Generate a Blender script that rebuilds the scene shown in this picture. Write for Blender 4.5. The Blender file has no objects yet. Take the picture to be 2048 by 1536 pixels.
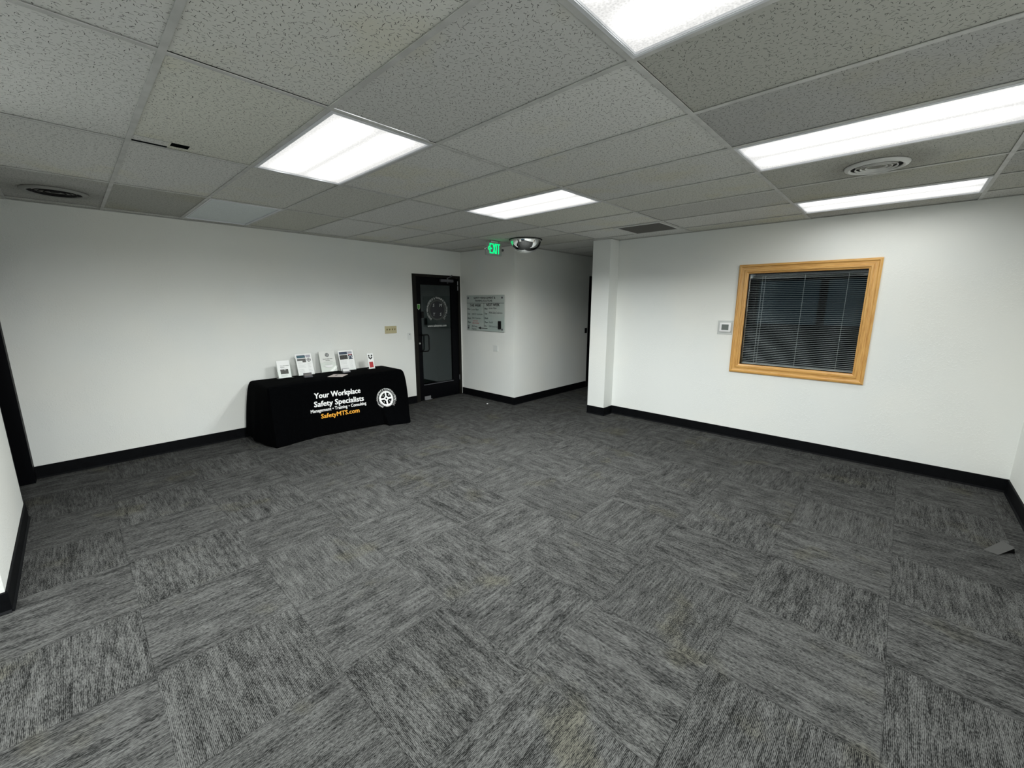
import bpy, bmesh, math, random
from mathutils import Vector, Matrix
random.seed(7)
PI = math.pi
scene = bpy.context.scene
COL = scene.collection

# ------------------------------------------------------------------ room dimensions (metres)
ZC = 2.565            # ceiling height
TX, TY = 0.6096, 1.2192   # ceiling grid cell
YW = 5.03             # left wall face
XB = 4.568            # whiteboard wall face
YS = 3.71             # corridor wall face
XR = 5.235            # right wall face
XP, YP1, YP2 = 4.997, 2.548, 2.261   # pillar
YN = -1.76            # near right wall face
XL = -0.81            # partition face
YPN = 2.50            # near end of partition
HB = 0.122            # baseboard height
XFAR = -3.3
WT = 0.12
ZT = 2.75             # wall tops, above the ceiling plane

# ------------------------------------------------------------------ materials
def newmat(name):
    m = bpy.data.materials.new(name); m.use_nodes = True
    nt = m.node_tree; nt.nodes.clear()
    out = nt.nodes.new('ShaderNodeOutputMaterial')
    return m, nt, out

class G:
    """tiny node graph helper"""
    def __init__(s, nt): s.nt = nt
    def n(s, t, **k):
        nd = s.nt.nodes.new(t)
        for a, b in k.items(): setattr(nd, a, b)
        return nd
    def link(s, a, b): s.nt.links.new(a, b)
    def m(s, op, a, b=None, c=None, clamp=False):
        nd = s.n('ShaderNodeMath', operation=op, use_clamp=clamp)
        for i, v in enumerate((a, b, c)):
            if v is None: continue
            if isinstance(v, (int, float)): nd.inputs[i].default_value = v
            else: s.link(v, nd.inputs[i])
        return nd.outputs[0]
    def noise(s, vec, scale, detail=2, rough=.5, dist=0):
        nd = s.n('ShaderNodeTexNoise')
        nd.inputs['Scale'].default_value = scale; nd.inputs['Detail'].default_value = detail
        nd.inputs['Roughness'].default_value = rough; nd.inputs['Distortion'].default_value = dist
        if vec is not None: s.link(vec, nd.inputs['Vector'])
        return nd.outputs['Fac']
    def comb(s, x, y, z=0.0):
        nd = s.n('ShaderNodeCombineXYZ')
        for i, v in enumerate((x, y, z)):
            if isinstance(v, (int, float)): nd.inputs[i].default_value = v
            else: s.link(v, nd.inputs[i])
        return nd.outputs[0]
    def mixc(s, f, a, b):
        nd = s.n('ShaderNodeMix', data_type='RGBA')
        for i, v in ((0, f), (6, a), (7, b)):
            if isinstance(v, (int, float)): nd.inputs[i].default_value = v
            elif isinstance(v, tuple): nd.inputs[i].default_value = (*v, 1)
            else: s.link(v, nd.inputs[i])
        return nd.outputs[2]
    def ramp(s, fac, stops):
        nd = s.n('ShaderNodeMapRange', interpolation_type='SMOOTHSTEP')
        s.link(fac, nd.inputs[0])
        nd.inputs[1].default_value, nd.inputs[2].default_value, nd.inputs[3].default_value, nd.inputs[4].default_value = stops
        return nd.outputs[0]
    def bump(s, h, strength, dist):
        nd = s.n('ShaderNodeBump'); nd.inputs['Strength'].default_value = strength
        nd.inputs['Distance'].default_value = dist; s.link(h, nd.inputs['Height']); return nd.outputs[0]

def pbr(name, col, rough=.5, metal=0, spec=.5, noise=0.0, nscale=30, bump=0, coat=0):
    m, nt, out = newmat(name); g = G(nt)
    b = g.n('ShaderNodeBsdfPrincipled')
    b.inputs['Base Color'].default_value = (*col, 1); b.inputs['Roughness'].default_value = rough
    b.inputs['Metallic'].default_value = metal; b.inputs['Specular IOR Level'].default_value = spec
    b.inputs['Coat Weight'].default_value = coat
    tc = g.n('ShaderNodeNewGeometry').outputs['Position']
    if noise or bump:
        f = g.noise(tc, nscale, 3)
        if noise:
            d = tuple(max(0, c * (1 - noise)) for c in col); l = tuple(min(1, c * (1 + noise)) for c in col)
            g.link(g.mixc(g.ramp(f, (.35, .65, 0, 1)), d, l), b.inputs['Base Color'])
        if bump: g.link(g.bump(f, bump, .002), b.inputs['Normal'])
    g.link(b.outputs[0], out.inputs[0])
    return m

def wall_mat():
    m, nt, out = newmat('painted_wall'); g = G(nt)
    b = g.n('ShaderNodeBsdfPrincipled'); b.inputs['Roughness'].default_value = .62
    b.inputs['Specular IOR Level'].default_value = .3
    P = g.n('ShaderNodeNewGeometry').outputs['Position']
    big = g.noise(P, .9, 3)
    g.link(g.mixc(g.ramp(big, (.35, .65, 0, 1)), (.80, .82, .80), (.835, .84, .80)), b.inputs['Base Color'])
    t = g.noise(P, 70, 3, .55, .6)
    t2 = g.noise(P, 2.2, 2)
    h = g.m('MULTIPLY', g.ramp(t, (.5, .68, 0, 1)), g.ramp(t2, (.4, .65, .15, 1)))
    g.link(g.bump(h, .38, .003), b.inputs['Normal'])
    g.link(b.outputs[0], out.inputs[0]); return m

def carpet_mat():
    m, nt, out = newmat('carpet_tiles'); g = G(nt)
    P = g.n('ShaderNodeNewGeometry').outputs['Position']
    sp = g.n('ShaderNodeSeparateXYZ'); g.link(P, sp.inputs[0])
    X = g.m('DIVIDE', g.m('SUBTRACT', sp.outputs[0], .277), .595)
    Y = g.m('DIVIDE', g.m('SUBTRACT', sp.outputs[1], 1.40), .607)
    cx, cy = g.m('FLOOR', X), g.m('FLOOR', Y)
    fx, fy = g.m('SUBTRACT', X, cx), g.m('SUBTRACT', Y, cy)
    par = g.m('FLOORED_MODULO', g.m('ADD', cx, cy), 2)     # 1 -> pile runs along x
    def sel(a, b):   # par ? a : b
        return g.m('ADD', g.m('MULTIPLY', par, a), g.m('MULTIPLY', g.m('SUBTRACT', 1, par), b))
    along = sel(sp.outputs[0], sp.outputs[1]); across = sel(sp.outputs[1], sp.outputs[0])
    fac_ = sel(fy, fx)
    oz = g.m('ADD', g.m('MULTIPLY', cx, 3.71), g.m('MULTIPLY', cy, 7.13))
    rib = g.noise(g.comb(g.m('MULTIPLY', along, 70), g.m('MULTIPLY', across, 330), oz), 1, 2, .6)
    strk = g.noise(g.comb(g.m('MULTIPLY', along, 9), g.m('MULTIPLY', across, 85), oz), 1, 3, .6)
    band = g.noise(g.comb(g.m('MULTIPLY', along, 1.6), g.m('MULTIPLY', across, 19), oz), 1, 3, .6)
    blot = g.noise(g.comb(g.m('MULTIPLY', along, 7), g.m('MULTIPLY', across, 11), oz), 1, 4, .65)
    saw = g.m('SINE', g.m('MULTIPLY', across, 2 * PI / .0054))
    v = g.m('ADD', g.m('MULTIPLY', g.m('SUBTRACT', rib, .5), 2.6), g.m('MULTIPLY', g.m('SUBTRACT', strk, .5), 1.5))
    v = g.m('ADD', v, g.m('MULTIPLY', g.m('SUBTRACT', band, .5), .75))
    v = g.m('ADD', v, g.m('MULTIPLY', g.m('SUBTRACT', blot, .5), .9))
    v = g.m('ADD', v, g.m('MULTIPLY', saw, .24))
    wn = g.n('ShaderNodeTexWhiteNoise', noise_dimensions='2D'); g.link(g.comb(cx, cy), wn.inputs['Vector'])
    v = g.m('ADD', v, g.m('MULTIPLY', g.m('SUBTRACT', wn.outputs['Value'], .5), .12))
    v = g.m('ADD', v, .45)
    v = g.m('MINIMUM', g.m('MAXIMUM', v, 0), 1)
    # seam between tiles
    def edge(f): return g.m('MINIMUM', f, g.m('SUBTRACT', 1, f))
    e = g.m('MINIMUM', edge(fx), edge(fy))
    seam = g.m('LESS_THAN', e, .004)
    v = g.m('MULTIPLY', v, g.m('SUBTRACT', 1, g.m('MULTIPLY', seam, .25)))
    yel = g.ramp(g.noise(P, 1.9, 3, .6), (.57, .70, 0, 1))
    lo = (.006, .0062, .006)
    hi = g.mixc(yel, (.096, .097, .094), (.101, .099, .082))
    colr = g.mixc(v, lo, hi)
    b = g.n('ShaderNodeBsdfPrincipled'); b.inputs['Roughness'].default_value = .95
    b.inputs['Specular IOR Level'].default_value = .12
    g.link(colr, b.inputs['Base Color'])
    g.link(g.bump(v, .35, .004), b.inputs['Normal'])
    g.link(b.outputs[0], out.inputs[0]); return m

def ceiling_mat():
    m, nt, out = newmat('ceiling_tile'); g = G(nt)
    P = g.n('ShaderNodeNewGeometry').outputs['Position']
    at = g.n('ShaderNodeAttribute', attribute_name='tile_tint')
    # worm fissures: one short curved stroke per voronoi cell, random angle and length
    mk = None
    for sc, off, w_ in ((35, 0.0, .00100), (48, 3.7, .00070)):
        mp = g.n('ShaderNodeVectorMath', operation='ADD'); g.link(P, mp.inputs[0]); mp.inputs[1].default_value = (off, off*1.7, 0)
        vo = g.n('ShaderNodeTexVoronoi', voronoi_dimensions='2D'); vo.inputs['Scale'].default_value = sc; g.link(mp.outputs[0], vo.inputs['Vector'])
        # in 2D mode the feature position comes back in scaled space
        df = g.n('ShaderNodeVectorMath', operation='SUBTRACT'); g.link(mp.outputs[0], df.inputs[0]); g.link(vo.outputs['Position'], df.inputs[1])
        sd = g.n('ShaderNodeSeparateXYZ'); g.link(df.outputs[0], sd.inputs[0])
        sc_ = g.n('ShaderNodeSeparateColor'); g.link(vo.outputs['Color'], sc_.inputs[0])
        an = g.m('MULTIPLY', sc_.outputs[0], 2*PI); ca, sa = g.m('COSINE', an), g.m('SINE', an)
        u = g.m('ADD', g.m('MULTIPLY', sd.outputs[0], ca), g.m('MULTIPLY', sd.outputs[1], sa))
        v = g.m('SUBTRACT', g.m('MULTIPLY', sd.outputs[1], ca), g.m('MULTIPLY', sd.outputs[0], sa))
        v = g.m('ADD', v, g.m('MULTIPLY', g.m('MULTIPLY', u, u), g.m('MULTIPLY', g.m('SUBTRACT', sc_.outputs[1], .5), 110)))
        v = g.m('ADD', v, g.m('MULTIPLY', g.m('SUBTRACT', g.noise(P, 160, 1), .5), .003))
        L = g.m('ADD', .0022, g.m('MULTIPLY', sc_.outputs[2], .0064))
        st_ = g.m('MULTIPLY', g.m('LESS_THAN', g.m('ABSOLUTE', u), L), g.m('LESS_THAN', g.m('ABSOLUTE', v), w_))
        mk = st_ if mk is None else g.m('MAXIMUM', mk, st_)
    fine = g.noise(P, 130, 3, .6)
    base = g.mixc(fine, (.66, .66, .64), (.76, .76, .73))
    stain = g.ramp(g.noise(P, 1.35, 4, .6), (.52, .72, 0, 1))
    base = g.mixc(g.m('MULTIPLY', stain, .55), base, (.70, .675, .54))
    mul = g.n('ShaderNodeMix', data_type='RGBA', blend_type='MULTIPLY'); mul.inputs[0].default_value = 1
    g.link(base, mul.inputs[6]); g.link(at.outputs['Color'], mul.inputs[7])
    # smudges of dust around the two round vents
    sp = g.n('ShaderNodeSeparateXYZ'); g.link(P, sp.inputs[0])
    dust = None
    for vx, vy in ((-.30, 4.35), (3.42, -.61)):
        d = g.m('SQRT', g.m('ADD', g.m('POWER', g.m('SUBTRACT', sp.outputs[0], vx), 2), g.m('POWER', g.m('SUBTRACT', sp.outputs[1], vy), 2)))
        d = g.m('ADD', d, g.m('MULTIPLY', g.m('SUBTRACT', g.noise(P, 7, 3), .5), .25))
        r = g.ramp(d, (.17, .42, .38, 0))
        dust = r if dust is None else g.m('MAXIMUM', dust, r)
    c = g.mixc(dust, mul.outputs[2], (.16, .15, .12))
    c = g.mixc(mk, c, (.07, .07, .065))
    b = g.n('ShaderNodeBsdfPrincipled'); b.inputs['Roughness'].default_value = .95
    b.inputs['Specular IOR Level'].default_value = .1
    g.link(c, b.inputs['Base Color'])
    g.link(g.bump(g.m('SUBTRACT', fine, mk), .4, .003), b.inputs['Normal'])
    g.link(b.outputs[0], out.inputs[0]); return m

def oak_mat():
    m, nt, out = newmat('golden_oak'); g = G(nt)
    P = g.n('ShaderNodeTexCoord').outputs['Object']
    uvn = g.n('ShaderNodeAttribute', attribute_name='grain').outputs['Vector']
    f = g.noise(uvn, 1, 5, .65, .4)
    f2 = g.noise(uvn, .25, 2)
    c = g.mixc(g.ramp(f, (.3, .7, 0, 1)), (.50, .235, .055), (.74, .42, .125))
    c = g.mixc(g.m('MULTIPLY', g.ramp(f2, (.4, .7, 0, 1)), .4), c, (.80, .48, .15))
    b = g.n('ShaderNodeBsdfPrincipled'); b.inputs['Roughness'].default_value = .35
    b.inputs['Coat Weight'].default_value = .3; b.inputs['Coat Roughness'].default_value = .2
    g.link(c, b.inputs['Base Color']); g.link(b.outputs[0], out.inputs[0]); return m

def glass_mat(name, tint=(.9, .95, .93), ior=1.5, rough=.0, gcol=(.9, .95, 1)):
    m, nt, out = newmat(name); g = G(nt)
    tr = g.n('ShaderNodeBsdfTransparent'); tr.inputs[0].default_value = (*tint, 1)
    gl = g.n('ShaderNodeBsdfGlossy'); gl.inputs['Roughness'].default_value = rough
    gl.inputs['Color'].default_value = (*gcol, 1)
    fr = g.n('ShaderNodeFresnel'); fr.inputs['IOR'].default_value = ior
    mx = g.n('ShaderNodeMixShader'); g.link(fr.outputs[0], mx.inputs[0])
    g.link(tr.outputs[0], mx.inputs[1]); g.link(gl.outputs[0], mx.inputs[2])
    g.link(mx.outputs[0], out.inputs[0]); return m

def lamp_mat(name, peak, floor_, cyc_axis_attr='lampuv', tint=(1.0, 1.0, .975)):
    """prismatic lens lit by two tubes behind it"""
    m, nt, out = newmat(name); g = G(nt)
    at = g.n('ShaderNodeAttribute', attribute_name=cyc_axis_attr)
    sp = g.n('ShaderNodeSeparateXYZ'); g.link(at.outputs['Vector'], sp.inputs[0])
    w = g.m('ABSOLUTE', sp.outputs[0]); l = g.m('ABSOLUTE', sp.outputs[1])
    q = g.m('DIVIDE', g.m('SUBTRACT', w, .46), .21)
    tube = g.m('EXPONENT', g.m('MULTIPLY', g.m('MULTIPLY', q, q), -1))
    end = g.ramp(l, (.80, 1.0, 1, .05))
    P = g.n('ShaderNodeNewGeometry').outputs['Position']
    vor = g.n('ShaderNodeTexVoronoi'); vor.inputs['Scale'].default_value = 120; g.link(P, vor.inputs['Vector'])
    pr = g.m('ADD', .85, g.m('MULTIPLY', vor.outputs['Distance'], .4))
    s = g.m('MULTIPLY', g.m('ADD', floor_, g.m('MULTIPLY', g.m('MULTIPLY', tube, end), peak)), pr)
    e = g.n('ShaderNodeEmission'); e.inputs[0].default_value = (*tint, 1)
    g.link(s, e.inputs[1]); g.link(e.outputs[0], out.inputs[0]); return m

def emit(name, col, s):
    m, nt, out = newmat(name); g = G(nt)
    e = g.n('ShaderNodeEmission'); e.inputs[0].default_value = (*col, 1); e.inputs[1].default_value = s
    g.link(e.outputs[0], out.inputs[0]); return m

def board_mat():
    m, nt, out = newmat('frosted_glass_board'); g = G(nt)
    b = g.n('ShaderNodeBsdfPrincipled'); b.inputs['Roughness'].default_value = .12
    P = g.n('ShaderNodeNewGeometry').outputs['Position']
    g.link(g.mixc(g.ramp(g.noise(P, 2.5, 2), (.35, .65, 0, 1)), (.40, .47, .44), (.46, .50, .47)), b.inputs['Base Color'])
    g.link(b.outputs[0], out.inputs[0]); return m

LAMP_PEAK = 5.0
M = dict(
    wall=wall_mat(), carpet=carpet_mat(), tile=ceiling_mat(), oak=oak_mat(), board=board_mat(),
    grid=pbr('grid_metal', (.54, .54, .52), .55, 0, .3, .08, 9),
    base=pbr('black_vinyl', (.0022, .0026, .0034), .6, 0, .10, .2, 20),
    frame_black=pbr('black_aluminium', (.0018, .002, .003), .5, 0, .08),
    frame_bronze=pbr('dark_bronze', (.010, .0095, .008), .5, 0, .15),
    cloth=pbr('black_cloth', (.0012, .0014, .0017), .95, 0, .02, .2, 60, .1),
    white=pbr('white_print', (.85, .85, .85), .6),
    orange=pbr('orange_print', (.85, .40, .04), .6),
    paper=pbr('white_paper', (.88, .89, .88), .55, 0, .4),
    paper2=pbr('offwhite_paper', (.76, .77, .74), .6),
    pinkpaper=pbr('pinkish_paper', (.60, .52, .50), .6),
    ink=pbr('black_ink', (.02, .02, .02), .6),
    cardgrey=pbr('grey_cards', (.16, .15, .145), .5),
    inkg=pbr('grey_ink', (.48, .49, .49), .6),
    navy=pbr('navy_print', (.03, .05, .09), .5),
    teal=pbr('teal_print', (.02, .10, .13), .5),
    red=pbr('red_print', (.42, .03, .035), .5),
    purple=pbr('violet_grey_print', (.40, .39, .45), .6),
    photo=pbr('dark_photo_print', (.04, .037, .03), .4, 0, .5, .9, 260),
    acrylic=glass_mat('clear_acrylic', (.97, .98, .975), 1.25, 0, (.9, .9, .88)),
    glass=glass_mat('window_glass', (.88, .90, .90), 1.55),
    dglass=glass_mat('tinted_door_glass', (.42, .46, .45), 1.55),
    nglass=glass_mat('night_glass', (.85, .90, .92), 1.5),
    decal=pbr('grey_window_decal', (.50, .52, .50), .6),
    decal_dark=pbr('dark_window_decal', (.012, .013, .017), .6),
    chrome=pbr('chrome', (.85, .85, .86), .08, 1),
    mirror=pbr('mirror_dome', (.88, .89, .90), .015, 1),
    steel=pbr('brushed_steel', (.42, .42, .44), .35, .7),
    greysteel=pbr('dull_grey_metal', (.11, .11, .125), .4, .4),
    beige=pbr('beige_plastic', (.50, .45, .27), .4),
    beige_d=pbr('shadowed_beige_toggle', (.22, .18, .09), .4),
    whitep=pbr('white_plastic', (.72, .74, .72), .4),
    sgrey=pbr('sign_housing', (.42, .43, .42), .45),
    lcd=pbr('lcd_grey', (.13, .15, .14), .2),
    plate=pbr('pale_backing_plate', (.58, .60, .58), .3),
    black=pbr('black_plastic', (.003, .003, .003), .5, 0, .2),
    void=pbr('plenum_black', (.003, .003, .004), .9),  # black stands in for unlit depth above the ceiling and inside vents
    troffer=pbr('troffer_white', (.68, .69, .72), .35),
    fineline=pbr('bright_edge', (.86, .88, .92), .25),
    lamp=lamp_mat('lit_prismatic_lens', LAMP_PEAK, .80),
    dimlens=pbr('unlit_prismatic_lens', (.66, .72, .74), .3, 0, .5, .06, 90, .3),
    vent=pbr('vent_white', (.62, .62, .60), .4),
    ventd=pbr('mottled_vent_grey', (.25, .24, .23), .6, 0, .3, .4, 60),
    louver=pbr('dark_louvre', (.17, .165, .15), .6),  # dark grey for grille louvres and centre cap
    exitg=emit('exit_green', (.0, 1.0, .27), 1.25),
    green=pbr('shield_green', (.05, .22, .03), .5),
    slat=pbr('blind_slat', (.86, .87, .86), .4),
    cord=pbr('blind_cord', (.95, .95, .93), .6),
    unlit_wall=pbr('unlit_room_dark', (.10, .11, .115), .8),  # darkness of unlit spaces put into the wall colour
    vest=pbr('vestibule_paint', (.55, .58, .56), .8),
    vestf=pbr('vestibule_floor', (.02, .02, .02), .8),
    flap=pbr('carpet_backing', (.050, .050, .048), .8),
)

# ------------------------------------------------------------------ object helpers
def bm_new(): return bmesh.new()

def add_box(bm, x0, x1, y0, y1, z0, z1, bev=0.0):
    vs = [bm.verts.new(p) for p in ((x0,y0,z0),(x1,y0,z0),(x1,y1,z0),(x0,y1,z0),(x0,y0,z1),(x1,y0,z1),(x1,y1,z1),(x0,y1,z1))]
    fs = [bm.faces.new([vs[i] for i in q]) for q in ((3,2,1,0),(4,5,6,7),(0,1,5,4),(1,2,6,5),(2,3,7,6),(3,0,4,7))]
    if bev > 0:
        es = list({e for f in fs for e in f.edges})
        bmesh.ops.bevel(bm, geom=es, offset=bev, segments=2, profile=.5, affect='EDGES')

def add_tube(bm, pts, r, seg=10, caps=True):
    pts = [Vector(p) for p in pts]; rings = []
    for i, p in enumerate(pts):
        if i == 0: d = pts[1] - p
        elif i == len(pts) - 1: d = p - pts[i-1]
        else: d = (pts[i+1] - p).normalized() + (p - pts[i-1]).normalized()
        d.normalize()
        u = d.orthogonal().normalized() if i == 0 else (rings_u - d * rings_u.dot(d)).normalized()
        rings_u = u; v = d.cross(u)
        rings.append([bm.verts.new(p + (u * math.cos(a) + v * math.sin(a)) * r) for a in [2*PI*k/seg for k in range(seg)]])
    for a, b in zip(rings, rings[1:]):
        for k in range(seg):
            bm.faces.new((a[k], a[(k+1) % seg], b[(k+1) % seg], b[k]))
    if caps:
        bm.faces.new(list(reversed(rings[0]))); bm.faces.new(rings[-1])

def add_lathe(bm, prof, c, seg=48, axis='z', close=False):
    """prof: list of (r, h); revolved about axis through c"""
    rings = []
    for r, h in prof:
        if r < 1e-6:
            rings.append([bm.verts.new(axp(c, 0, 0, h, axis))]); continue
        rings.append([bm.verts.new(axp(c, r*math.cos(a), r*math.sin(a), h, axis)) for a in [2*PI*k/seg for k in range(seg)]])
    prs = list(zip(rings, rings[1:]))
    if close: prs.append((rings[-1], rings[0]))
    for a, b in prs:
        for k in range(seg):
            k2 = (k+1) % seg
            q = [a[k % len(a)], a[k2 % len(a)], b[k2 % len(b)], b[k % len(b)]]
            q2 = []
            for v in q:
                if v not in q2: q2.append(v)
            if len(q2) >= 3:
                try: bm.faces.new(q2)
                except ValueError: pass

def axp(c, a, b, h, axis):
    if axis == 'z': return (c[0]+a, c[1]+b, c[2]+h)
    if axis == 'y': return (c[0]+a, c[1]+h, c[2]+b)
    return (c[0]+h, c[1]+a, c[2]+b)

def add_prism(bm, poly, fn, d0, d1):
    """poly in 2D (a,b); fn(a,b,d)->xyz; extruded from d0 to d1"""
    A = [bm.verts.new(fn(a, b, d0)) for a, b in poly]; B = [bm.verts.new(fn(a, b, d1)) for a, b in poly]
    bm.faces.new(A); bm.faces.new(list(reversed(B)))
    n = len(poly)
    for i in range(n):
        j = (i+1) % n
        bm.faces.new((A[j], A[i], B[i], B[j]))

def obj(name, bm, mat, parent=None, smooth=False, recalc=True):
    if recalc: bmesh.ops.recalc_face_normals(bm, faces=bm.faces[:])
    me = bpy.data.meshes.new(name)
    if parent is not None:
        off = Vector(parent['_o']) if '_o' in parent else Vector((0, 0, 0))
        bmesh.ops.translate(bm, vec=-off, verts=bm.verts[:])
    bm.to_mesh(me); bm.free()
    if isinstance(mat, (list, tuple)):
        for x in mat: me.materials.append(x)
    else: me.materials.append(mat)
    if smooth:
        for p in me.polygons: p.use_smooth = True
        try: me.set_sharp_from_angle(angle=math.radians(38))
        except Exception: pass
    o = bpy.data.objects.new(name, me); COL.objects.link(o)
    if parent is not None:
        o.parent = parent; o['_o'] = list(off)
    return o

def tag(o, label, cat, group=None):
    o['label'] = label; o['category'] = cat
    if group: o['group'] = group
    return o

def thing(name, label, cat, loc, group=None):
    o = bpy.data.objects.new(name, None); COL.objects.link(o)
    o.location = loc; o['_o'] = list(loc); o.empty_display_size = .05
    return tag(o, label, cat, group)

def struct(name, bm, mat, parent=None, smooth=False):
    o = obj(name, bm, mat, parent, smooth)
    if parent is None: o['kind'] = 'structure'
    return o

def sthing(name, loc):
    o = bpy.data.objects.new(name, None); COL.objects.link(o)
    o.location = loc; o['_o'] = list(loc); o['kind'] = 'structure'
    return o

_tc = {}
def text2d(s, bold=0.0, shear=0.0):
    """filled letter outlines of a string at size 1, baseline-left at origin: (verts, faces, width)"""
    k = (s, bold, shear)
    if k in _tc: return _tc[k]
    cu = bpy.data.curves.new('tmp', 'FONT'); cu.body = s; cu.size = 1; cu.offset = bold; cu.shear = shear
    cu.dimensions = '2D'; cu.fill_mode = 'BOTH'; cu.resolution_u = 2
    o = bpy.data.objects.new('tmp', cu); COL.objects.link(o)
    dg = bpy.context.evaluated_depsgraph_get(); dg.update()
    me = bpy.data.meshes.new_from_object(o.evaluated_get(dg))
    vs = [(v.co.x, v.co.y) for v in me.vertices]; fs = [list(p.vertices) for p in me.polygons]
    w = max((v[0] for v in vs), default=0)
    bpy.data.objects.remove(o); bpy.data.curves.remove(cu); bpy.data.meshes.remove(me)
    _tc[k] = (vs, fs, w); return _tc[k]

def put2d(bm, vs, fs, fn, mi=0):
    V = [bm.verts.new(fn(x, y)) for x, y in vs]
    for f in fs:
        try: bm.faces.new([V[i] for i in f]).material_index = mi
        except ValueError: pass

def stagger(fn, k):
    """the same printing surface, a hair nearer the viewer (overlapping strokes never coincide)"""
    def f(x, y):
        o = Vector(fn(x, y)); n = (Vector(fn(x+.004, y)) - o).cross(Vector(fn(x, y+.004)) - o)
        n.normalize()
        return tuple(o + n*(.00018*k))
    return f if k else fn

def add_text(bm, s, fn, x, y, size=None, width=None, align='l', bold=.0, shear=0, slope=0, mi=0, height=None):
    vs, fs, w = text2d(s, 0, shear)
    if not vs: return
    sx = (width / w) if width else size
    sy = size if size else sx
    if height: sy = height / .73
    x0 = x - (w*sx/2 if align == 'c' else w*sx if align == 'r' else 0)
    cps = [(0, 0)] if bold <= 0 else [(-bold, -bold*.6), (bold, -bold*.6), (-bold, bold*.6), (bold, bold*.6)]
    for k, (ox, oy) in enumerate(cps):
        put2d(bm, [(x0 + (a+ox)*sx, y + (b+oy)*sy + slope*(a*sx)) for a, b in vs], fs, stagger(fn, k), mi)

def add_arc_text(bm, s, fn, cx, cy, r, a0, a1, size, bold=0, mi=0, sx=1.0):
    """letters along a circle, clockwise from angle a0 to a1 (radians), bases facing the centre"""
    ws = []
    for ch in s:
        ws.append(.30 if ch == ' ' else text2d(ch, bold)[2] + .06)
    tot = sum(ws); pos = 0
    for ch, w in zip(s, ws):
        if ch != ' ':
            a = a0 + (a1 - a0) * (pos + w/2) / tot
            vs, fs, _ = text2d(ch, 0)
            ux, uy = math.cos(a), math.sin(a); tx, ty = uy, -ux
            put2d(bm, [(cx + ux*(r + b*size) + tx*((q - w/2)*size*sx), cy + uy*(r + b*size) + ty*((q - w/2)*size*sx)) for q, b in vs], fs, fn, mi)
        pos += w

def ring2d(bm, fn, cx, cy, r0, r1, a0=0, a1=2*PI, n=64, mi=0, teeth=0, th=0):
    def rad(i):
        if not teeth: return r1
        return r1 + (th if (i % 4) < 2 else 0)
    if teeth: n = teeth*4
    for i in range(n):
        t0 = a0 + (a1-a0)*i/n; t1 = a0 + (a1-a0)*(i+1)/n
        ra, rb = (rad(i), rad(i)) if teeth else (r1, r1)
        q = [(r0, t0), (ra, t0), (rb, t1), (r0, t1)]
        f = bm.faces.new([bm.verts.new(fn(cx + r*math.cos(t), cy + r*math.sin(t))) for r, t in q]); f.material_index = mi

def quad2d(bm, fn, x0, x1, y0, y1, mi=0, nx=1):
    for i in range(nx):
        a = x0 + (x1-x0)*i/nx; b = x0 + (x1-x0)*(i+1)/nx
        f = bm.faces.new([bm.verts.new(fn(*p)) for p in ((a,y0),(b,y0),(b,y1),(a,y1))]); f.material_index = mi

def disc2d(bm, fn, cx, cy, r, n=32, mi=0):
    f = bm.faces.new([bm.verts.new(fn(cx + r*math.cos(2*PI*i/n), cy + r*math.sin(2*PI*i/n))) for i in range(n)]); f.material_index = mi

def gear_logo(bm, fn, cx, cy, R, mi=0, teeth=44):
    """gear ring, four spokes, hub; R is the root radius of the teeth"""
    ring2d(bm, fn, cx, cy, R*.74, R*.93, mi=mi, teeth=teeth, th=R*.10)
    ring2d(bm, fn, cx, cy, R*.12, R*.30, n=32, mi=mi)
    for k in range(4):
        a = k*PI/2; c, s = math.cos(a), math.sin(a)
        def sp(u, v): return fn(cx + u*c - v*s, cy + u*s + v*c)
        for q in range(6):
            ua, ub = R*(.26+.5*q/6), R*(.26+.5*(q+1)/6)
            f = bm.faces.new([bm.verts.new(sp(u, v)) for u, v in ((ua,-R*.11),(ub,-R*.11),(ub,R*.11),(ua,R*.11))]); f.material_index = mi

def mini_logo(bm, fn, cx, cy, R, mi=0):
    gear_logo(bm, fn, cx, cy, R, mi, 14)

# ------------------------------------------------------------------ SETTING
bm = bm_new(); add_box(bm, XFAR-.2, 9.2, YN-.2, 6.5, -.08, 0); struct('floor', bm, M['carpet'])

def wall(name, boxes, mat='wall'):
    bm = bm_new()
    for b in boxes: add_box(bm, *b)
    return struct(name, bm, M[mat])

DX0, DX1, DZ = 3.537, 4.539, 2.15      # glass door frame
wall('wall_left', [(XFAR-WT, DX0, YW, YW+WT, 0, ZT), (DX1, XB+WT, YW, YW+WT, 0, ZT), (DX0, DX1, YW, YW+WT, DZ, ZT)])
wall('wall_back', [(XB, XB+WT, YS, YW, 0, ZT)])
wall('wall_corridor_left', [(XB+WT, 9.0, YS, YS+WT, 0, ZT)])
wall('wall_corridor_right', [(XR, 9.0, YP1-WT, YP1, 0, ZT)])
wall('wall_corridor_end', [(9.0, 9.12, YP1-WT, YS+WT, 0, ZT)], 'unlit_wall')  # end wall coloured dark to deepen the corridor's shade
wall('wall_pillar', [(XP, XR, YP2, YP1, 0, ZT)])
WY0, WY1, WZ0, WZ1 = -.585, .545, .935, 2.035    # window opening
wall('wall_right', [(XR, XR+WT, YN, WY0, 0, ZT), (XR, XR+WT, WY1, YP1-WT, 0, ZT),
                    (XR, XR+WT, WY0, WY1, 0, WZ0), (XR, XR+WT, WY0, WY1, WZ1, ZT)])
wall('wall_near', [(XFAR-WT, XR+WT, YN-WT, YN, 0, ZT)])
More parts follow.
